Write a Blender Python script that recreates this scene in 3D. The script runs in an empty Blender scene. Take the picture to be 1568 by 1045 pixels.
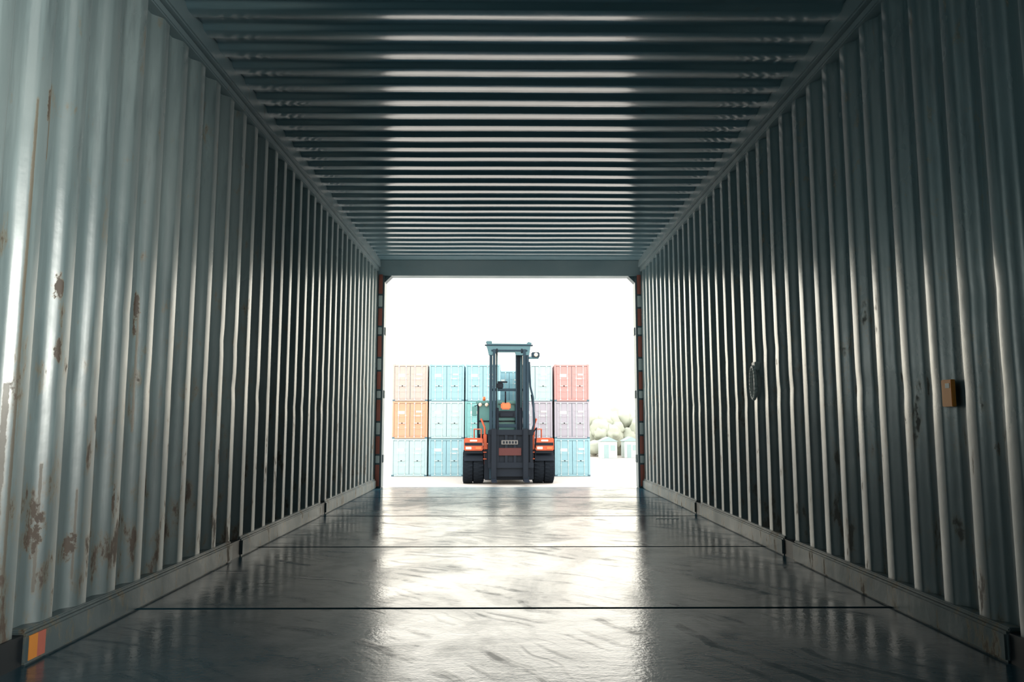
import bpy, bmesh, math, random
from mathutils import Vector, Matrix, noise
random.seed(4)
scene = bpy.context.scene
try:
    scene.view_settings.view_transform = 'Standard'
except Exception as e:
    print(e)

# ------------------------------------------------------------------ helpers
def lin(c):
    c /= 255.0
    return c/12.92 if c <= 0.04045 else ((c+0.055)/1.055)**2.4
def L(r, g, b, k=1.0):
    return (min(lin(r)*k, 1), min(lin(g)*k, 1), min(lin(b)*k, 1), 1)

def newmat(name):
    m = bpy.data.materials.new(name); m.use_nodes = True
    nt = m.node_tree
    return m, nt, nt.nodes['Principled BSDF']

def simple(name, col, rough=0.5, metal=0.0, var=0.12, scale=3.0, spec=0.5):
    m, nt, b = newmat(name)
    tc = nt.nodes.new('ShaderNodeTexCoord')
    n = nt.nodes.new('ShaderNodeTexNoise'); n.inputs['Scale'].default_value = scale
    n.inputs['Detail'].default_value = 5
    nt.links.new(tc.outputs['Object'], n.inputs['Vector'])
    mx = nt.nodes.new('ShaderNodeMix'); mx.data_type = 'RGBA'
    mx.inputs[6].default_value = tuple(c*(1-var) for c in col[:3])+(1,)
    mx.inputs[7].default_value = tuple(min(1, c*(1+var)) for c in col[:3])+(1,)
    nt.links.new(n.outputs['Fac'], mx.inputs[0])
    nt.links.new(mx.outputs[2], b.inputs['Base Color'])
    b.inputs['Roughness'].default_value = rough
    b.inputs['Metallic'].default_value = metal
    b.inputs['Specular IOR Level'].default_value = spec
    return m

def ramp(nt, src, p0, p1, v0=0.0, v1=1.0):
    mr = nt.nodes.new('ShaderNodeMapRange')
    mr.inputs['From Min'].default_value = p0; mr.inputs['From Max'].default_value = p1
    mr.inputs['To Min'].default_value = v0; mr.inputs['To Max'].default_value = v1
    nt.links.new(src, mr.inputs['Value'])
    return mr.outputs['Result']
def math_(nt, op, a, b):
    n = nt.nodes.new('ShaderNodeMath'); n.operation = op
    for i, v in enumerate((a, b)):
        if isinstance(v, (int, float)): n.inputs[i].default_value = v
        else: nt.links.new(v, n.inputs[i])
    return n.outputs[0]
def noise_(nt, vec, scale, detail=4, sc=(1, 1, 1), rough=0.5, dist=0.0):
    mp = nt.nodes.new('ShaderNodeMapping'); mp.inputs['Scale'].default_value = sc
    nt.links.new(vec, mp.inputs['Vector'])
    n = nt.nodes.new('ShaderNodeTexNoise'); n.inputs['Scale'].default_value = scale
    n.inputs['Detail'].default_value = detail; n.inputs['Roughness'].default_value = rough
    n.inputs['Distortion'].default_value = dist
    nt.links.new(mp.outputs[0], n.inputs['Vector'])
    return n.outputs['Fac']
def mixc(nt, fac, a, b):
    mx = nt.nodes.new('ShaderNodeMix'); mx.data_type = 'RGBA'
    if isinstance(fac, (int, float)): mx.inputs[0].default_value = fac
    else: nt.links.new(fac, mx.inputs[0])
    for i, v in ((6, a), (7, b)):
        if isinstance(v, tuple): mx.inputs[i].default_value = v
        else: nt.links.new(v, mx.inputs[i])
    return mx.outputs[2]

def paint(name, c1, c2, rough=(0.25, 0.45), spec=0.5, rust=1.0, streak=True, bump=0.15, spots=(), lines=(), ior=1.5, grime=0.0, low=0.08):
    """worn container paint with vertical streaks, rust spots, scrapes and grime low down"""
    m, nt, b = newmat(name)
    tc = nt.nodes.new('ShaderNodeTexCoord'); v = tc.outputs['Object']
    big = noise_(nt, v, 1.3, 3)
    col = mixc(nt, ramp(nt, big, 0.3, 0.7), c1, c2)
    if streak:
        st = noise_(nt, v, 6.0, 5, (1, 3.2, 0.25), 0.6)
        col = mixc(nt, ramp(nt, st, 0.5, 0.78, 0, 0.6), col, tuple(min(1, x*1.5) for x in c2[:3])+(1,))
        st2 = noise_(nt, v, 9.0, 4, (1, 3.0, 0.3), 0.6)
        col = mixc(nt, ramp(nt, st2, 0.55, 0.75, 0, 0.5), col, tuple(x*0.45 for x in c1[:3])+(1,))
    sep = nt.nodes.new('ShaderNodeSeparateXYZ'); nt.links.new(v, sep.inputs[0])
    zlow = ramp(nt, sep.outputs['Z'], 1.5, 0.2, 0.0, low)
    r1 = noise_(nt, v, 8.0, 8, (1, 1.8, 0.6), 0.68)
    r1b = math_(nt, 'ADD', r1, zlow)
    wob = math_(nt, 'MULTIPLY', math_(nt, 'SUBTRACT', noise_(nt, v, 34, 7, (1, 1.4, 0.8), 0.7), 0.5), 4.0)
    for (sy, sz, ry, rz) in spots:
        dy = math_(nt, 'MULTIPLY', math_(nt, 'SUBTRACT', sep.outputs['Y'], sy), 1/ry)
        dz = math_(nt, 'MULTIPLY', math_(nt, 'SUBTRACT', sep.outputs['Z'], sz), 1/rz)
        dd = math_(nt, 'ADD', math_(nt, 'MULTIPLY', dy, dy), math_(nt, 'MULTIPLY', dz, dz))
        dd = math_(nt, 'ADD', dd, wob)
        r1b = math_(nt, 'MAXIMUM', r1b, ramp(nt, dd, 0.2, 1.6, 0.72, 0.40))
    for (sy, z0, z1, wd) in lines:
        dy = math_(nt, 'ABSOLUTE', math_(nt, 'SUBTRACT', sep.outputs['Y'], sy), 0)
        q = ramp(nt, math_(nt, 'ADD', dy, math_(nt, 'MULTIPLY', wob, wd*0.25)), wd*0.4, wd*1.6, 0.69, 0.40)
        inside = math_(nt, 'MULTIPLY', ramp(nt, sep.outputs['Z'], z0, z0+0.1), ramp(nt, sep.outputs['Z'], z1, z1-0.1))
        r1b = math_(nt, 'MAXIMUM', r1b, math_(nt, 'MULTIPLY', q, inside))
    rmask = ramp(nt, r1b, 0.67, 0.715, 0, rust*0.85)
    rcol = mixc(nt, noise_(nt, v, 30, 3), (0.045, 0.030, 0.028, 1), (0.12, 0.075, 0.05, 1))
    halo = ramp(nt, r1b, 0.60, 0.69, 0, 0.6*rust)
    col = mixc(nt, halo, col, (0.30, 0.22, 0.11, 1))
    gm = None
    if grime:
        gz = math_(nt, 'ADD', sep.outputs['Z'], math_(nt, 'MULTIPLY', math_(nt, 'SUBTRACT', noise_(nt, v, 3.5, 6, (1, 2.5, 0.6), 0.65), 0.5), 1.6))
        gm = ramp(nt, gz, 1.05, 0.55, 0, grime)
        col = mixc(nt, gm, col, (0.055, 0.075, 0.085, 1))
    col = mixc(nt, rmask, col, rcol)
    nt.links.new(col, b.inputs['Base Color'])
    rn = noise_(nt, v, 5.0, 4, (1, 1, 0.5))
    rr = ramp(nt, rn, 0.3, 0.7, rough[0], rough[1])
    rr = math_(nt, 'ADD', rr, math_(nt, 'MULTIPLY', rmask, 0.4))
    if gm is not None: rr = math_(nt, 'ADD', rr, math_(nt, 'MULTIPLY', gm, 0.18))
    nt.links.new(rr, b.inputs['Roughness'])
    b.inputs['Specular IOR Level'].default_value = spec
    b.inputs['IOR'].default_value = ior
    bp = nt.nodes.new('ShaderNodeBump'); bp.inputs['Strength'].default_value = bump
    bp.inputs['Distance'].default_value = 0.01
    h = math_(nt, 'SUBTRACT', noise_(nt, v, 14, 4), math_(nt, 'MULTIPLY', rmask, 0.4))
    nt.links.new(h, bp.inputs['Height']); nt.links.new(bp.outputs[0], b.inputs['Normal'])
    return m

class Build:
    def __init__(self, name, mats):
        self.name = name; self.bm = bmesh.new(); self.mats = mats
        self.idx = {m.name: i for i, m in enumerate(mats)}
    def _merge(self, tmp, mat, M, smooth=False):
        mi = self.idx[mat.name]
        for f in tmp.faces: f.material_index = mi; f.smooth = smooth
        if M is not None: bmesh.ops.transform(tmp, matrix=M, verts=tmp.verts)
        me = bpy.data.meshes.new('t'); tmp.to_mesh(me); tmp.free()
        self.bm.from_mesh(me); bpy.data.meshes.remove(me)
    def box(self, lo, hi, mat, bev=0.0, rot=None):
        t = bmesh.new(); bmesh.ops.create_cube(t, size=1)
        c = [(a+b)/2 for a, b in zip(lo, hi)]; s = [abs(b-a) for a, b in zip(lo, hi)]
        bmesh.ops.scale(t, vec=s, verts=t.verts)
        if bev: bmesh.ops.bevel(t, geom=t.edges[:], offset=min(bev, min(s)*0.45), segments=2, affect='EDGES')
        M = Matrix.Translation(c)
        if rot: M = M @ Matrix.Rotation(rot[1], 4, rot[0])
        self._merge(t, mat, M)
    def cyl(self, p1, p2, r, mat, seg=16, r2=None):
        p1, p2 = Vector(p1), Vector(p2); d = p2-p1
        t = bmesh.new()
        bmesh.ops.create_cone(t, cap_ends=True, segments=seg, radius1=r, radius2=r if r2 is None else r2, depth=d.length)
        M = Matrix.Translation((p1+p2)/2) @ d.to_track_quat('Z', 'Y').to_matrix().to_4x4()
        self._merge(t, mat, M, smooth=seg > 8)
    def lathe_x(self, cx, cy, cz, prof, mat, seg=36):
        """prof: list of (x offset, radius), closed ring around x axis"""
        t = bmesh.new(); rings = []
        for i in range(seg):
            a = 2*math.pi*i/seg
            rings.append([t.verts.new((cx+x, cy+r*math.cos(a), cz+r*math.sin(a))) for x, r in prof])
        for i in range(seg):
            A, B = rings[i], rings[(i+1) % seg]
            for j in range(len(prof)-1):
                t.faces.new((A[j], B[j], B[j+1], A[j+1]))
        self._merge(t, mat, None, smooth=True)
    def prism_x(self, pts, x0, x1, mat):
        t = bmesh.new()
        a = [t.verts.new((x0, y, z)) for y, z in pts]; b = [t.verts.new((x1, y, z)) for y, z in pts]
        t.faces.new(a); t.faces.new(b[::-1]); n = len(pts)
        for i in range(n): t.faces.new((a[i], b[i], b[(i+1) % n], a[(i+1) % n]))
        bmesh.ops.recalc_face_normals(t, faces=t.faces)
        self._merge(t, mat, None)
    def prism_y(self, pts, y0, y1, mat):
        t = bmesh.new()
        a = [t.verts.new((x, y0, z)) for x, z in pts]; b = [t.verts.new((x, y1, z)) for x, z in pts]
        t.faces.new(a); t.faces.new(b[::-1]); n = len(pts)
        for i in range(n): t.faces.new((a[i], b[i], b[(i+1) % n], a[(i+1) % n]))
        bmesh.ops.recalc_face_normals(t, faces=t.faces)
        self._merge(t, mat, None)
    def tube(self, pts, r, mat, seg=8):
        for a, b in zip(pts[:-1], pts[1:]): self.cyl(a, b, r, mat, seg)
    def sheet(self, grid, mat, smooth=True):
        """grid of coordinate rows"""
        t = bmesh.new(); V = [[t.verts.new(p) for p in row] for row in grid]
        for i in range(len(V)-1):
            for j in range(len(V[0])-1):
                t.faces.new((V[i][j], V[i+1][j], V[i+1][j+1], V[i][j+1]))
        self._merge(t, mat, None, smooth)
    def finish(self, loc=(0, 0, 0), rz=0.0):
        me = bpy.data.meshes.new(self.name); self.bm.to_mesh(me); self.bm.free()
        for m in self.mats: me.materials.append(m)
        ob = bpy.data.objects.new(self.name, me); scene.collection.objects.link(ob)
        ob.location = loc; ob.rotation_euler = (0, 0, rz)
        return ob

def ripple(t0, t1, p=0.195, depth=0.036, fa=0.30, fb=0.49, fc=0.81):
    """trapezoidal corrugation with rounded bends: list of (t, h), h=0 on crest, depth in trough"""
    out = []; k = 0
    a, b, c = fa*p, fb*p, fc*p
    def ss(u): return u*u*(3-2*u)
    while t0+k*p < t1:
        s = t0+k*p
        out += [(s, 0), (s+a*0.5, 0), (s+a, 0)]
        for u in (0.1, 0.2, 0.35, 0.5, 0.65, 0.8, 0.9): out.append((s+a+(b-a)*u, depth*ss(u)))
        out += [(s+b, depth), (s+(b+c)/2, depth), (s+c, depth)]
        for u in (0.1, 0.2, 0.35, 0.5, 0.65, 0.8, 0.9): out.append((s+c+(p-c)*u, depth*(1-ss(u))))
        k += 1
    return [q for q in out if q[0] <= t1]

# ------------------------------------------------------------------ dimensions
XL, XR, H = -1.48, 1.56, 2.585
Y0, Y1 = -3.2, 8.60
GZ = -2.985          # yard level: the open container stands on top of another one

# ------------------------------------------------------------------ materials (interior)
sp_l = ((2.42, 0.40, 0.034, 0.10), (2.62, 0.31, 0.022, 0.06), (3.00, 1.18, 0.016, 0.12), (2.44, 1.18, 0.016, 0.06), (2.45, 0.97, 0.016, 0.06), (2.85, 0.45, 0.014, 0.08), (2.36, 0.2, 0.014, 0.06), (2.31, 1.75, 0.012, 0.08))
ln_l = ((2.255, 0.15, 1.85, 0.008), (2.235, 0.2, 0.95, 0.012), (2.37, 1.50, 1.95, 0.006), (3.01, 0.6, 1.3, 0.006), (2.43, 0.1, 0.7, 0.006), (2.63, 0.1, 0.6, 0.005))
sp_r = ((2.79, 0.87, 0.014, 0.04), (2.97, 0.92, 0.013, 0.04), (3.16, 0.90, 0.013, 0.04), (2.55, 0.45, 0.012, 0.04), (3.36, 0.88, 0.012, 0.04), (3.55, 0.86, 0.012, 0.04), (2.41, 0.65, 0.014, 0.03))
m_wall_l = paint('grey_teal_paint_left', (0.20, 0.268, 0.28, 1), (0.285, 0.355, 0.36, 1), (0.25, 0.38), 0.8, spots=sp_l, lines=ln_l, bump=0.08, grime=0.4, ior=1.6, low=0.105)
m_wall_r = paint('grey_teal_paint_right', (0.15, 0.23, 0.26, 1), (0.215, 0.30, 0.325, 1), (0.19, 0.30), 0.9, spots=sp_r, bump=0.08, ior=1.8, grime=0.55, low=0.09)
m_ceil = paint('ceiling_paint', (0.16, 0.285, 0.335, 1), (0.205, 0.33, 0.38, 1), (0.12, 0.19), 0.6, rust=0.25, streak=False, bump=0.03, ior=2.5)
m_rail = paint('rail_paint', (0.20, 0.285, 0.31, 1), (0.28, 0.355, 0.375, 1), (0.35, 0.5), 0.4, rust=0.5, streak=False)
m_base = paint('base_rail_paint', (0.08, 0.118, 0.13, 1), (0.13, 0.172, 0.185, 1), (0.35, 0.5), 0.4, rust=0.8, streak=False)
m_dark = simple('dark_steel', (0.012, 0.018, 0.024, 1), 0.5)
m_post = simple('post_paint', (0.12, 0.17, 0.19, 1), 0.4)
m_red = simple('red_oxide_paint', (0.60, 0.17, 0.12, 1), 0.5, var=0.3, scale=6)
m_whitep = simple('white_tape', (0.8, 0.8, 0.76, 1), 0.5)
m_orange_lbl = simple('orange_label', (0.90, 0.33, 0.06, 1), 0.5)
m_zinc = simple('galvanised_steel', (0.85, 0.87, 0.85, 1), 0.4, 0.0)

# ------------------------------------------------------------------ corrugated side walls
def dent(y, z, seed):
    n = noise.noise(Vector((y*1.1+seed, z*0.7, seed)))*0.0012
    n += noise.noise(Vector((y*5+seed, z*4, seed*2)))*0.0004
    band = math.exp(-((z-0.88-0.04*math.sin(y*2))/0.05)**2)
    n += band*abs(noise.noise(Vector((y*4.1+seed, 3.3, seed))))*0.008
    band2 = math.exp(-((z-1.16)/0.05)**2)
    n += band2*max(0, noise.noise(Vector((y*3.1, seed, 8.3))))*0.007
    return n
def side_wall(name, X, sgn, mat, seed):
    B = Build(name, [mat])
    prof = ripple(Y0, 8.42, 0.195, 0.036, 0.25, 0.49, 0.76)
    zs = [0.0+2.56*i/64 for i in range(65)]
    grid = []
    for (y, h) in prof:
        grid.append([(X+sgn*(h+dent(y, z, seed)), y, z) for z in zs])
    B.sheet(grid, mat)
    # flat end plate next to the corner post
    B.box((min(X, X+sgn*0.03), 8.40, 0), (max(X, X+sgn*0.03), 8.56, 2.56), mat)
    return B.finish()
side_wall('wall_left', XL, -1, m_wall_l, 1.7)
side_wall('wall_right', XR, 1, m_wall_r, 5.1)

B = Build('wall_back', [m_wall_r, m_dark])
prof = ripple(XL-0.05, XR+0.05)
B.sheet([[(x, Y0-0.02-h, z) for z in (0, 2.58)] for x, h in prof], m_wall_r)
B.finish()

# ceiling
B = Build('ceiling', [m_ceil])
prof = ripple(Y0, 8.12, 0.187, 0.024, 0.34, 0.52, 0.82)
xs = [XL+0.03+(XR-XL-0.06)*i/24 for i in range(25)]
grid = []
for y, h in prof:
    grid.append([(x, y, H+h+noise.noise(Vector((x*1.5, y*1.2, 2.2)))*0.003) for x in xs])
B.sheet(grid, m_ceil)
B.box((XL, 8.10, H-0.004), (XR, 8.34, H+0.03), m_ceil)
B.finish()

# top rails
for nm, X, s in (('trim_1', XL, -1), ('trim_2', XR, 1)):
    B = Build(nm, [m_rail])
    xa, xb = sorted((X-s*0.045, X+s*0.06))
    B.box((xa, Y0, H-0.075), (xb, 8.5, H+0.03), m_rail, 0.008)
    xa, xb = sorted((X-s*0.018, X+s*0.05))
    B.box((xa, Y0, H-0.115), (xb, 8.5, H-0.075), m_rail, 0.006)
    B.finish()

# bottom rails with gaps
for nm, X, s in (('baseboard_left', XL, -1), ('baseboard_right', XR, 1)):
    B = Build(nm, [m_base, m_dark, m_red, m_orange_lbl])
    cuts = [-1.65, 0.30, 2.28, 4.13, 6.05]
    y = Y0
    for c in cuts+[8.5]:
        e = c-0.07 if c != 8.5 else 8.5
        xa, xb = sorted((X-s*0.022, X+s*0.06))
        B.box((xa, y, 0.0), (xb, e, 0.092), m_base, 0.008)
        xa, xb = sorted((X-s*0.010, X+s*0.06))
        B.box((xa, y, 0.092), (xb, e, 0.105), m_base, 0.004)
        if c != 8.5:
            xa, xb = sorted((X-s*0.010, X+s*0.06))
            B.box((xa, c-0.07, 0.0), (xb, c+0.07, 0.09), m_dark)
        y = c+0.07
    if s < 0:
        B.box((X+0.020, 2.36, 0.012), (X+0.0245, 2.40, 0.085), m_orange_lbl)
        B.box((X+0.020, 2.40, 0.012), (X+0.0245, 2.44, 0.085), m_red)
    B.finish()

# ------------------------------------------------------------------ floor
m, nt, b = newmat('worn_steel_floor')
m_floor = m
tc = nt.nodes.new('ShaderNodeTexCoord'); v = tc.outputs['Object']
sep = nt.nodes.new('ShaderNodeSeparateXYZ'); nt.links.new(v, sep.inputs[0])
big = noise_(nt, v, 1.1, 4, (1, 0.8, 1), 0.6, 0.8)
scr = noise_(nt, v, 1.7, 6, (1.0, 0.8, 1), 0.6, 0.9)
fine = noise_(nt, v, 60, 3, (1, 1, 1), 0.6)
arc = noise_(nt, v, 9.0, 5, (0.55, 1.7, 1), 0.6, 0.7)
worn = ramp(nt, noise_(nt, v, 4.0, 8, (1, 1.2, 1), 0.72, 0.4), 0.50, 0.60)
# curved tyre and drag marks: rings around a point beside the left wall, broken up by noise
vm = nt.nodes.new('ShaderNodeVectorMath'); vm.operation = 'DISTANCE'
nt.links.new(v, vm.inputs[0]); vm.inputs[1].default_value = (-2.3, 0.6, 0)
rad = math_(nt, 'ADD', vm.outputs['Value'], math_(nt, 'MULTIPLY', noise_(nt, v, 1.3, 3), 0.5))
cb = nt.nodes.new('ShaderNodeCombineXYZ'); nt.links.new(math_(nt, 'MULTIPLY', rad, 15.0), cb.inputs[0])
n1d = nt.nodes.new('ShaderNodeTexNoise'); n1d.inputs['Scale'].default_value = 1.0; n1d.inputs['Detail'].default_value = 4
nt.links.new(cb.outputs[0], n1d.inputs['Vector'])
brk = ramp(nt, noise_(nt, v, 3.2, 5, (1, 1, 1), 0.65), 0.46, 0.60)
marks = math_(nt, 'MULTIPLY', ramp(nt, n1d.outputs['Fac'], 0.50, 0.60), brk)
col = mixc(nt, ramp(nt, scr, 0.35, 0.7), (0.018, 0.055, 0.080, 1), (0.040, 0.095, 0.125, 1))
nt.links.new(col, b.inputs['Base Color'])
rbase = ramp(nt, sep.outputs['Y'], 4.2, 6.2, 0.14, 0.085)
rr = math_(nt, 'ADD', rbase, ramp(nt, big, 0.38, 0.62, 0.0, 0.06))
rr = math_(nt, 'ADD', rr, ramp(nt, scr, 0.45, 0.60, 0.0, 0.07))
rr = math_(nt, 'ADD', rr, math_(nt, 'MULTIPLY', marks, 0.12))
nt.links.new(rr, b.inputs['Roughness'])
# reflection dimmed through specular level towards the doors; polished wet-looking steel deeper inside; smears in between
l1 = ramp(nt, sep.outputs['Y'], 2.2, 4.8, 0.80, 0.115)
l2 = ramp(nt, sep.outputs['Y'], 4.8, 6.6, 0.0, -0.102)
smear = math_(nt, 'MULTIPLY', ramp(nt, scr, 0.42, 0.60, 1.25, 0.50), ramp(nt, worn, 0, 1, 1.05, 0.60))
smear = math_(nt, 'MULTIPLY', smear, ramp(nt, marks, 0, 1, 1.0, 0.25))
nt.links.new(math_(nt, 'MULTIPLY', math_(nt, 'ADD', l1, l2), smear), b.inputs['Specular IOR Level'])
bp = nt.nodes.new('ShaderNodeBump'); bp.inputs['Strength'].default_value = 0.15; bp.inputs['Distance'].default_value = 0.02
hh = math_(nt, 'ADD', math_(nt, 'MULTIPLY', arc, 0.35), math_(nt, 'MULTIPLY', fine, 0.20))
hh = math_(nt, 'ADD', hh, math_(nt, 'MULTIPLY', marks, 0.12))
nt.links.new(hh, bp.inputs['Height']); nt.links.new(bp.outputs[0], b.inputs['Normal'])
B = Build('floor', [m_floor, m_dark, m_whitep])
seams = [Y0, -1.27, 0.17, 1.61, 3.04, 4.50, 5.95, 7.40, Y1]
for a, c in zip(seams[:-1], seams[1:]):
    B.box((XL-0.05, a+0.011, -0.03), (XR+0.05, c-0.011, 0.0), m_floor, 0.003)
B.box((XL-0.06, Y0, -0.15), (XR+0.06, Y1-0.002, -0.03), m_dark)
B.box((1.15, 5.78, 0.0), (1.33, 5.80, 0.003), m_whitep)
B.finish()

# ------------------------------------------------------------------ end frame (corner posts, header, sill)
B = Build('door_frame', [m_rail, m_dark, m_red, m_whitep, m_ceil, m_post])
oL, oR, oT = -1.405, 1.495, 2.425
B.box((XL-0.10, 8.44, 0.0), (oL, 8.60, H+0.03), m_post, 0.006)
B.box((oR, 8.44, 0.0), (XR+0.10, 8.60, H+0.03), m_post, 0.006)
B.prism_x([(8.30, H+0.03), (8.30, H-0.01), (8.44, oT), (8.60, oT), (8.60, H+0.03)], XL, XR, m_rail)
# gussets
B.prism_y([(oL-0.01, oT+0.01), (oL+0.085, oT+0.01), (oL-0.01, oT-0.085)], 8.46, 8.58, m_post)
B.prism_y([(oR+0.01, oT+0.01), (oR-0.085, oT+0.01), (oR+0.01, oT-0.085)], 8.46, 8.58, m_post)
# cam keepers, hinge lugs and red/white tape on the posts
for X, s in ((oL, 1), (oR, -1)):
    z = 0.02; k = 0
    while z < 2.30:
        h = (0.24, 0.08, 0.20, 0.13)[k % 4]
        mt = (m_red, m_whitep, m_red, m_whitep)[k % 4]
        xa, xb = sorted((X-s*0.066, X-s*0.022))
        B.box((xa, 8.430, z), (xb, 8.442, z+h), mt, 0.003)
        if k % 4 == 1:
            xa, xb = sorted((X-s*0.01, X+s*0.010))
            B.box((xa, 8.50, z), (xb, 8.58, z+0.09), m_post, 0.004)
        z += h+0.02; k += 1
B.finish()

# ------------------------------------------------------------------ small things on the walls
B = Build('lashing_ring', [m_zinc])
cy, cz, X = 4.60, 0.98, XR-0.012
pts = []
for i in range(25):
    a = 2*math.pi*i/24
    pts.append((X-0.006, cy+0.045*math.cos(a), cz+0.10*math.sin(a)*(1.0)))
B.tube(pts, 0.011, m_zinc, 10)
B.box((X-0.004, cy-0.03, cz+0.08), (XR+0.02, cy+0.03, cz+0.13), m_zinc, 0.004)
B.finish()
B = Build('orange_tag', [m_orange_lbl, m_whitep])
B.box((XR-0.004, 2.575, 0.79), (XR+0.012, 2.635, 0.885), m_orange_lbl, 0.002)
B.box((XR-0.005, 2.585, 0.855), (XR-0.003, 2.610, 0.872), m_whitep)
B.finish()

# ------------------------------------------------------------------ outdoor materials
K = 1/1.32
def pale(name, r, g, b, rough=0.6): return simple(name, L(r, g, b, K), rough, 0, 0.08, 1.2, 0.2)  # yard haze is blended into these lightened, desaturated colours
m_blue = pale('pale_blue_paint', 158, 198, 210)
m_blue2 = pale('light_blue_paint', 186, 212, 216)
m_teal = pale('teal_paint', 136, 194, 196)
m_orange = pale('hazed_orange_paint', 224, 168, 140)
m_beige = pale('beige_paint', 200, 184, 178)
m_pink = pale('hazed_red_paint', 212, 158, 156)
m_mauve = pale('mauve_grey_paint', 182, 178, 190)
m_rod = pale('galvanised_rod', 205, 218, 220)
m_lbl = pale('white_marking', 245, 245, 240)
m_gasket = pale('door_gasket', 90, 120, 134)  # darker tone for door seams, lower castings and container base

def shipping_container(name, mat, w, h, l, loc, corr_p=0.2):
    """end doors face -Y, origin at base centre of the door end"""
    B = Build(name, [mat, m_rod, m_lbl, m_gasket])
    x0, x1 = -w/2, w/2
    # corner posts + castings + rails
    for x in (x0, x1-0.12):
        for y in (0, l-0.12):
            B.box((x, y, 0.0), (x+0.12, y+0.12, h), mat, 0.01)
    for x in (x0-0.005, x1-0.175):
        for y in (-0.005, l-0.175):
            for z in (-0.0, h-0.12):
                B.box((x, y, z), (x+0.18, y+0.18, z+0.125), m_gasket if z == 0 else mat, 0.012)
    for z in (0.02, h-0.13):
        B.box((x0+0.1, 0.01, z), (x1-0.1, 0.13, z+0.12), mat, 0.008)
        B.box((x0+0.1, l-0.13, z), (x1-0.1, l-0.01, z+0.12), mat, 0.008)
        B.box((x0+0.005, 0.1, z), (x0+0.1, l-0.1, z+0.12), mat, 0.008)
        B.box((x1-0.1, 0.1, z), (x1-0.005, l-0.1, z+0.12), mat, 0.008)
    # corrugated sides and roof, back
    pr = ripple(0.12, l-0.12, 0.278, 0.036)
    B.sheet([[(x0+0.02+q, y, z) for z in (0.1, h-0.1)] for y, q in pr], mat)
    B.sheet([[(x1-0.02-q, y, z) for z in (0.1, h-0.1)] for y, q in pr], mat)
    B.sheet([[(x, y, h-0.02-q*0.5) for x in (x0+0.1, x1-0.1)] for y, q in pr], mat)
    B.box((x0+0.1, l-0.08, 0.1), (x1-0.1, l-0.05, h-0.1), mat)
    B.box((x0+0.1, 0.08, 0.10), (x1-0.1, l-0.1, 0.16), m_gasket)
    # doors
    B.box((x0+0.11, 0.07, 0.12), (x1-0.11, 0.10, h-0.12), m_gasket)
    for a, c in ((x0+0.13, -0.016), (0.016, x1-0.13)):
        B.box((a, 0.035, 0.15), (c, 0.075, h-0.15), mat, 0.006)
        n = 5; dz = (h-0.5)/n
        for i in range(n):
            B.box((a+0.06, 0.022, 0.23+i*dz), (c-0.06, 0.04, 0.23+i*dz+dz*0.62), mat, 0.008)
        for f in (0.28, 0.74):
            xx = a+(c-a)*f
            B.cyl((xx, 0.005, 0.08), (xx, 0.005, h-0.08), 0.02, m_rod, 8)
            for z in (0.12, h*0.3, h*0.62, h-0.14):
                B.box((xx-0.05, -0.012, z-0.03), (xx+0.05, 0.03, z+0.03), m_rod, 0.004)
            B.box((xx-0.02, -0.03, 1.05), (xx+0.3*(1 if f < 0.5 else -1), -0.005, 1.10), m_rod, 0.004)
    # stencilled marks
    B.box((0.42, 0.014, h*0.70), (0.42+0.42, 0.0215, h*0.70+0.12), m_lbl)
    B.box((0.40, 0.014, h*0.60), (0.40+0.30, 0.0215, h*0.60+0.06), m_lbl)
    B.box((-0.84, 0.014, h*0.66), (-0.36, 0.0215, h*0.66+0.20), m_lbl)
    return B.finish(loc)

CY = 51.8; TH = 2.59; GX = 2.53
cols = {
    -6.69: (m_blue2, m_orange, m_beige),
    -4.16: (m_blue, m_blue2, m_blue),
    -1.63: (m_blue2, m_teal, m_blue),
    2.02: (m_blue, m_mauve, m_blue2),
    4.60: (m_blue, m_mauve, m_pink),
}
for X, ms in cols.items():
    for t, mt in enumerate(ms):
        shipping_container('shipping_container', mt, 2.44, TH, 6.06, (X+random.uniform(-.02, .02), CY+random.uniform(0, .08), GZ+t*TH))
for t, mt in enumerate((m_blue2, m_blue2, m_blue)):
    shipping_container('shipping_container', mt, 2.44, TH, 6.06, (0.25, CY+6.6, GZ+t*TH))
# the container this one is stacked on
shipping_container('shipping_container', m_blue, XR-XL+0.12, -0.15-GZ, Y1-Y0, ((XL+XR)/2, Y0, GZ)).rotation_euler = (0, 0, 0)

# ground
m, nt, b = newmat('yard_concrete'); m_ground = m
tc = nt.nodes.new('ShaderNodeTexCoord'); v = tc.outputs['Object']
n1 = noise_(nt, v, 0.15, 5); n2 = noise_(nt, v, 3, 4)
col = mixc(nt, ramp(nt, math_(nt, 'ADD', n1, math_(nt, 'MULTIPLY', n2, .3)), 0.4, 0.9), (0.42, 0.385, 0.355, 1), (0.50, 0.46, 0.425, 1))
nt.links.new(col, b.inputs['Base Color']); b.inputs['Roughness'].default_value = 0.8
b.inputs['Specular IOR Level'].default_value = 0.1
B = Build('ground', [m_ground])
B.box((-150, -60, GZ-0.3), (150, 260, GZ), m_ground)
B.finish()

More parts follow.
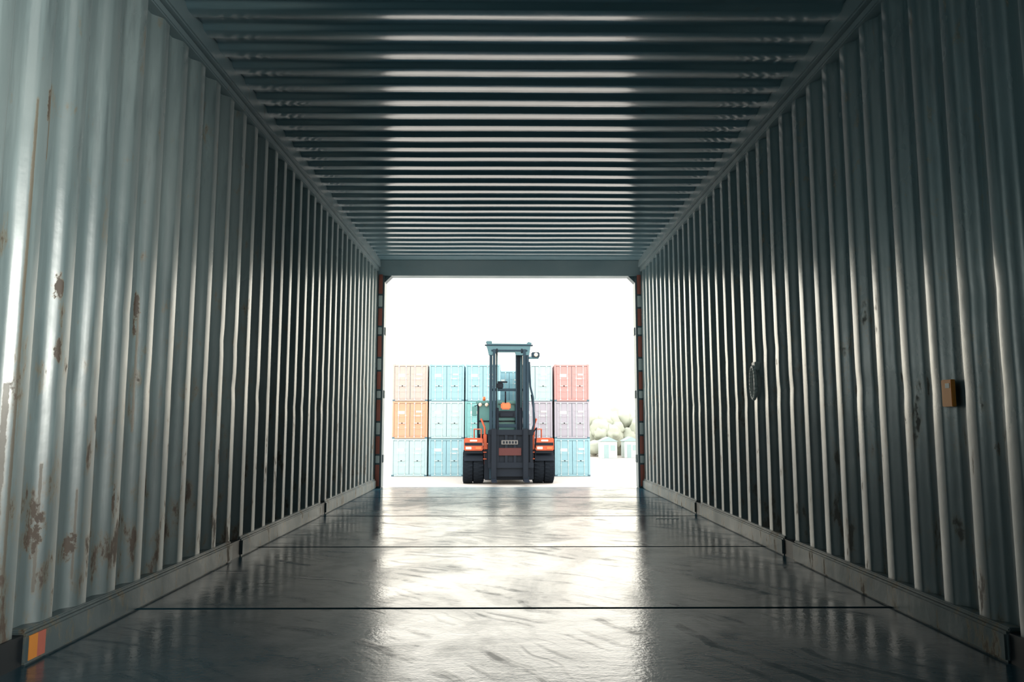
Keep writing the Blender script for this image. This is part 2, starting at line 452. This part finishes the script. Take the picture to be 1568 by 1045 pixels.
# ------------------------------------------------------------------ forklift (heavy container handler)
KF = 1/1.45
f_body = simple('forklift_dark_blue', L(26, 34, 45, KF), 0.6, 0, 0.1, 2, 0.15)
f_mast = simple('mast_steel', L(42, 62, 76, KF), 0.6, 0, 0.1, 2, 0.15)
f_mast2 = simple('hazed_mast_steel', L(90, 124, 134, KF), 0.6, 0, 0.1, 2, 0.15)  # sky glare mixed into this paler mast colour
f_tyre = simple('tyre_rubber', (0.008, 0.011, 0.016, 1), 0.8, spec=0.1)
f_or = simple('orange_paint', L(200, 96, 66, KF), 0.5, spec=0.2)
f_rim = simple('rim_paint', L(85, 45, 45, KF), 0.5, spec=0.2)
f_glass = simple('cab_glass', L(88, 142, 142, KF), 0.25, spec=0.3)
f_lamp = simple('lamp_lens', L(250, 225, 205, KF), 0.2)
f_amber = simple('amber_lens', L(225, 115, 60, KF), 0.3)
f_plate = simple('number_plate', L(100, 98, 98, KF), 0.4)
B = Build('forklift', [f_body, f_mast, f_mast2, f_tyre, f_or, f_rim, f_glass, f_lamp, f_amber, f_plate])
# wheels
def tyre(cx, cy, r, w):
    hw = w/2
    B.lathe_x(cx, cy, r, [(-hw*0.7, r*0.55), (-hw, r*0.66), (-hw, r*0.88), (-hw*0.8, r*0.97), (0, r*0.985), (hw*0.8, r*0.97), (hw, r*0.88), (hw, r*0.66), (hw*0.7, r*0.55)], f_tyre)
    B.cyl((cx-hw*0.6, cy, r), (cx+hw*0.6, cy, r), r*0.56, f_rim, 24)
    B.cyl((cx-hw*0.75, cy, r), (cx+hw*0.75, cy, r), r*0.2, f_body, 16)
    n = 26
    for i in range(n):   # tread lugs
        a = 2*math.pi*i/n
        for s in (-1, 1):
            aa = a+(0.5*2*math.pi/n if s > 0 else 0)
            c = Vector((cx+s*hw*0.45, cy+r*0.975*math.cos(aa), r+r*0.975*math.sin(aa)))
            t = bmesh.new(); bmesh.ops.create_cube(t, size=1)
            bmesh.ops.scale(t, vec=(hw*0.85, 0.11, 0.05*r), verts=t.verts)
            M = Matrix.Translation(c) @ Matrix.Rotation(aa-math.pi/2, 4, 'X') @ Matrix.Rotation(0.25*s, 4, 'Z')
            B._merge(t, f_tyre, M)
R = 1.0
for s in (-1, 1):
    tyre(s*1.84, 1.35, R, 0.66); tyre(s*2.48, 1.35, R, 0.62)
    tyre(s*1.45, 5.1, 0.78, 0.55)
B.cyl((-2.6, 1.35, R), (2.6, 1.35, R), 0.28, f_body, 16)
B.cyl((-1.5, 5.1, 0.78), (1.5, 5.1, 0.78), 0.2, f_body, 16)
# chassis and engine hood / counterweight
B.box((-1.4, 0.55, 0.45), (1.4, 5.9, 1.6), f_body, 0.06)
B.box((-1.25, 3.1, 1.6), (1.25, 6.0, 2.45), f_or, 0.12)
B.box((-1.5, 5.4, 0.5), (1.5, 6.3, 2.3), f_body, 0.15)
B.box((-1.50, 0.35, 0.26), (1.50, 0.75, 2.1), f_body, 0.05)
# fenders
for s in (-1, 1):
    xa, xb = sorted((s*1.58, s*2.72))
    pts = []
    for i in range(9):
        a = math.pi*(0.12+0.76*i/8); pts.append((1.35-1.12*math.cos(a), R+1.12*math.sin(a)))
    outer = [(y, z+0.0) for y, z in pts]; inner = [(1.35+(y-1.35)*0.95, R+(z-R)*0.95) for y, z in reversed(pts)]
    B.prism_x(outer+inner, xa, xb, f_body)
    B.box((xa, 0.15, 2.02), (xb, 0.55, 2.78), f_or, 0.05)
    B.box((xa+0.04, 0.55, 2.1), (xb-0.04, 2.4, 2.35), f_or, 0.04)
    B.box((xa+0.05, 0.12, 2.33), (xb-0.05, 0.16, 2.50), f_body)
    B.box((xa+0.1, 0.11, 2.10), (xa+0.45, 0.16, 2.26), f_lamp, 0.02)
    B.box((xb-0.45, 0.11, 2.10), (xb-0.1, 0.16, 2.26), f_amber, 0.02)
    B.box((xa+0.35, 0.11, 2.57), (xb-0.35, 0.16, 2.68), f_lamp, 0.02)
    B.box((xa, 0.3, 1.85), (xb, 0.5, 2.03), f_body, 0.02)
    # handrails / steps
    B.tube([(s*1.45, 0.5, 1.2), (s*1.47, 0.5, 3.4), (s*1.68, 0.55, 3.9), (s*1.68, 1.6, 3.9), (s*1.6, 1.7, 2.4)], 0.06, f_or, 8)
    B.tube([(s*1.68, 0.5, 2.7), (s*1.68, 0.55, 3.3), (s*2.1, 1.6, 3.3), (s*2.1, 1.6, 2.4)], 0.04, f_or, 8)
    B.box((min(s*1.34, s*1.56), 0.32, 2.1), (max(s*1.34, s*1.56), 0.5, 3.0), f_or, 0.03)
    for z in (1.5, 1.9, 2.3):
        B.box((min(s*1.36, s*1.56), 0.3, z), (max(s*1.36, s*1.56), 0.5, z+0.05), f_or)
# mast: outer channels, inner channels
for s in (-1, 1):
    xa, xb = sorted((s*1.02, s*1.20))
    B.box((xa, 0.0, 0.35), (xb, 0.09, 7.95), f_mast, 0.01)
    B.box((xa, 0.36, 0.35), (xb, 0.45, 7.95), f_mast, 0.01)
    xa, xb = sorted((s*1.12, s*1.20))
    B.box((xa, 0.05, 0.35), (xb, 0.40, 7.95), f_mast)
    xa, xb = sorted((s*0.84, s*1.00))
    B.box((xa, -0.08, 0.5), (xb, 0.0, 8.15), f_mast, 0.01)
    B.box((xa, 0.22, 0.5), (xb, 0.30, 8.15), f_mast2, 0.01)
    B.box((xa+0.04, -0.04, 0.5), (xb-0.04, 0.26, 8.15), f_mast)
    # lift cylinders and chains
    B.cyl((s*0.72, 0.36, 0.5), (s*0.72, 0.36, 4.6), 0.10, f_body, 16)
    B.cyl((s*0.74, 0.36, 4.6), (s*0.74, 0.36, 7.9), 0.05, f_mast2, 12)
    B.box((s*0.79-0.03, 0.12, 2.5), (s*0.79+0.03, 0.16, 8.0), f_body)
    B.cyl((s*0.76-0.05, 0.15, 8.05), (s*0.76+0.05, 0.15, 8.05), 0.22, f_body, 20)
    # tilt cylinder
    B.cyl((s*1.1, 0.4, 3.2), (s*1.1, 2.6, 1.6), 0.11, f_or, 14)
# crosshead
B.prism_y([(-1.42, 8.42), (-1.30, 8.56), (-1.1, 8.50), (1.05, 8.50), (1.15, 8.62), (1.38, 8.55), (1.30, 8.32), (1.22, 7.80), (0.40, 7.80), (0.36, 7.98), (-0.80, 7.98), (-0.86, 7.80), (-1.25, 7.80), (-1.34, 8.2)], -0.02, 0.34, f_mast2)
B.box((-1.5, -0.06, 8.36), (1.45, 0.25, 8.44), f_mast, 0.02)
B.box((-1.1, -0.05, 8.02), (1.1, 0.0, 8.12), f_mast, 0.01)
B.box((-1.42, 0.0, 8.5), (-1.05, 0.3, 8.66), f_mast2, 0.03)
B.box((1.2, 0.0, 7.58), (1.80, 0.28, 7.72), f_mast2, 0.02)
B.box((1.35, -0.08, 7.66), (1.85, 0.15, 7.98), f_mast, 0.04)
B.cyl((1.62, -0.10, 7.82), (1.62, -0.06, 7.82), 0.12, f_lamp, 16)
# hoses over right upright
for i, x in enumerate((0.50, 0.57, 0.64)):
    B.tube([(x, 0.30, 3.0), (x, 0.30, 7.7), (x+0.03, 0.2, 7.95)], 0.028, f_body, 8)
B.box((0.40, 0.33, 3.0), (0.80, 0.37, 8.0), f_mast)
B.tube([(1.25, 0.1, 2.6), (1.48, 0.0, 3.6), (1.45, 0.05, 5.2), (1.28, 0.1, 5.9), (1.22, 0.1, 7.4)], 0.06, f_mast, 8)
B.tube([(1.30, 0.2, 2.6), (1.56, 0.1, 3.8), (1.36, 0.2, 5.4)], 0.05, f_body, 8)
B.tube([(1.30, 0.2, 2.9), (1.66, 0.1, 3.4), (1.60, 0.2, 2.2)], 0.04, f_body, 8)
# cross members
B.box((-1.15, 0.38, 5.62), (1.15, 0.48, 5.78), f_mast, 0.02)
B.box((-0.80, 0.30, 5.78), (-0.35, 0.44, 6.12), f_body, 0.04)
B.box((-0.70, 0.30, 6.12), (-0.1, 0.38, 6.22), f_body, 0.02)
B.box((-1.1, 0.36, 4.0), (1.1, 0.5, 4.42), f_body, 0.03)
B.box((-0.55, 0.26, 4.05), (0.25, 0.38, 4.32), f_body, 0.03)
B.box((-0.5, 0.28, 4.5), (0.10, 0.44, 4.92), f_amber, 0.08)
B.cyl((-0.22, 0.3, 4.9), (-0.22, 0.3, 5.6), 0.05, f_body, 10)
B.box((-1.05, 0.34, 3.4), (1.05, 0.5, 3.62), f_mast, 0.03)
# fork carriage
B.box((-1.28, -0.34, 2.95), (1.45, -0.10, 3.28), f_body, 0.03)
B.box((-1.28, -0.34, 1.0), (1.45, -0.10, 1.35), f_body, 0.03)
for x in (-1.2, -0.72, -0.2, 0.32, 0.84, 1.3):
    B.box((x-0.09, -0.30, 1.1), (x+0.09, -0.12, 3.2), f_body, 0.02)
B.box((-1.1, -0.20, 0.5), (1.25, -0.08, 2.95), f_body, 0.02)
B.box((-0.5, -0.36, 2.40), (0.5, -0.30, 2.66), f_plate, 0.02)
for i in range(5):
    B.box((-0.40+i*0.18, -0.375, 2.46), (-0.30+i*0.18, -0.355, 2.60), f_body)
B.box((-0.65, -0.33, 1.75), (0.7, -0.29, 2.2), f_rim, 0.03)
for x in (-0.95, 0.95):
    B.box((x-0.16, -0.50, 0.25), (x+0.16, -0.34, 3.35), f_body, 0.03)
    B.prism_x([(-0.36, 0.25), (-0.36, 0.42), (-1.6, 0.31), (-1.6, 0.25)], x-0.15, x+0.15, f_body)
# cab
B.box((-1.9, 1.0, 2.45), (0.5, 1.1, 3.0), f_body, 0.03)
B.box((-1.9, 1.0, 2.45), (0.5, 3.0, 2.95), f_body, 0.05)
B.box((-1.84, 1.06, 2.95), (0.44, 2.94, 4.85), f_glass, 0.04)
for x in (-1.9, 0.42):
    for y in (1.0, 2.92):
        B.box((x, y, 2.9), (x+0.08, y+0.08, 4.9), f_body, 0.01)
B.box((-1.9, 0.99, 3.75), (0.5, 1.06, 3.83), f_body, 0.01)
B.box((-2.0, 0.85, 4.85), (0.6, 3.1, 5.05), f_glass, 0.06)
for x in (-1.75, -1.35):
    B.cyl((x, 0.80, 4.80), (x, 0.90, 4.80), 0.11, f_lamp, 14)
B.cyl((-1.5, 1.2, 5.05), (-1.5, 1.2, 5.3), 0.09, f_amber, 14)
B.box((-2.25, 0.9, 4.1), (-1.95, 0.98, 4.7), f_glass, 0.03)   # mirror
B.tube([(-1.9, 1.0, 4.75), (-2.1, 0.94, 4.72)], 0.025, f_body)
B.cyl((1.2, 3.4, 2.4), (1.2, 3.4, 4.2), 0.1, f_body, 14)      # exhaust
B.finish((0.2, 44.9, GZ), math.radians(3))

# ------------------------------------------------------------------ distance: trees, sheds, fence
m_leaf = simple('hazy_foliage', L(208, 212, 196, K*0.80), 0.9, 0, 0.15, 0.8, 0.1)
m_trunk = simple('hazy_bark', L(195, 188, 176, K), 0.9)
def tree(loc, h, w):
    B = Build('tree', [m_leaf, m_trunk])
    B.cyl((0, 0, 0), (0, 0, h*0.5), 0.22, m_trunk, 10, 0.12)
    for i in range(34):
        a = random.uniform(0, 6.28); q = random.uniform(0, 0.55)*w
        zc = random.uniform(0.2, 0.85)*h
        r = random.uniform(0.13, 0.23)*w*(1.15-0.4*abs(zc/h-0.6))
        t = bmesh.new(); bmesh.ops.create_icosphere(t, subdivisions=3, radius=r)
        for vv in t.verts:
            vv.co *= 1+0.25*noise.noise(vv.co*2.4+Vector((i*3, 0, 0)))+0.14*noise.noise(vv.co*7)
        B._merge(t, m_leaf, Matrix.Translation((q*math.cos(a), q*math.sin(a), max(zc, r*0.7))), True)
    for i in range(3):
        a = i*2.1
        B.cyl((0, 0, h*0.3), (0.25*w*math.cos(a), 0.25*w*math.sin(a), h*0.6), 0.09, m_trunk, 8, 0.04)
    B.finish(loc)
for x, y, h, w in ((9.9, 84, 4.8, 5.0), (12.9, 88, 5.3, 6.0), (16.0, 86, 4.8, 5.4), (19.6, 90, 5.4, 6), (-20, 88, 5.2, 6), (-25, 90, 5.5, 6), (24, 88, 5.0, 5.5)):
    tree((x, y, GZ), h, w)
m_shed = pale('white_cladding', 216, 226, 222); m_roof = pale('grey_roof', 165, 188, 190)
for x, y, w in ((10.7, 77.5, 1.7), (13.2, 78.5, 1.5)):
    B = Build('site_cabin', [m_shed, m_roof, m_gasket])
    B.box((-w/2, 0, 0), (w/2, 2.2, 1.75), m_shed, 0.03)
    B.prism_y([(-w/2-0.12, 1.75), (0, 2.2), (w/2+0.12, 1.75)], -0.1, 2.3, m_roof)
    B.box((-w*0.3, -0.03, 0.0), (-w*0.02, 0.02, 1.4), m_roof)
    B.box((w*0.1, -0.03, 0.8), (w*0.38, 0.02, 1.35), m_roof)
    B.finish((x, y, GZ))

# ------------------------------------------------------------------ light
w = bpy.data.worlds.new('overcast_sky'); scene.world = w; w.use_nodes = True
nt = w.node_tree; bg = nt.nodes['Background']
tc = nt.nodes.new('ShaderNodeTexCoord'); sp = nt.nodes.new('ShaderNodeSeparateXYZ')
nt.links.new(tc.outputs['Generated'], sp.inputs[0])
col = mixc(nt, ramp(nt, sp.outputs['Z'], 0.0, 0.6), (1.0, 0.92, 0.74, 1), (0.92, 0.95, 0.95, 1))
nt.links.new(col, bg.inputs['Color']); bg.inputs['Strength'].default_value = 4.1

la = bpy.data.lights.new('opening_portal', 'AREA'); la.shape = 'RECTANGLE'; la.size = 2.9; la.size_y = 2.42
la.cycles.is_portal = True
lo = bpy.data.objects.new('opening_portal', la); scene.collection.objects.link(lo)
lo.location = (0.045, 8.62, 1.21); lo.rotation_euler = (math.radians(-90), 0, 0)

la = bpy.data.lights.new('left_wall_fill', 'AREA'); la.shape = 'RECTANGLE'; la.size = 0.6; la.size_y = 1.4; la.energy = 27  # added unseen area light beside the camera, brightens the near left wall
la.color = (1.0, 1.0, 0.93); la.spread = math.radians(70)
lo = bpy.data.objects.new('left_wall_fill', la); scene.collection.objects.link(lo)
lo.location = (1.25, 0.0, 1.35)
d = Vector((-1.48, 1.3, 1.35))-Vector(lo.location)
lo.rotation_euler = d.to_track_quat('-Z', 'Y').to_euler()

# ------------------------------------------------------------------ camera
cam = bpy.data.cameras.new('camera'); cam.lens = 26.0; cam.sensor_width = 36; cam.clip_end = 1000; cam.clip_start = 0.05
co = bpy.data.objects.new('camera', cam); scene.collection.objects.link(co)
co.location = (0, 0, 0.735)
co.rotation_euler = (math.radians(90+6.28), 0, math.radians(-0.46))
scene.camera = co
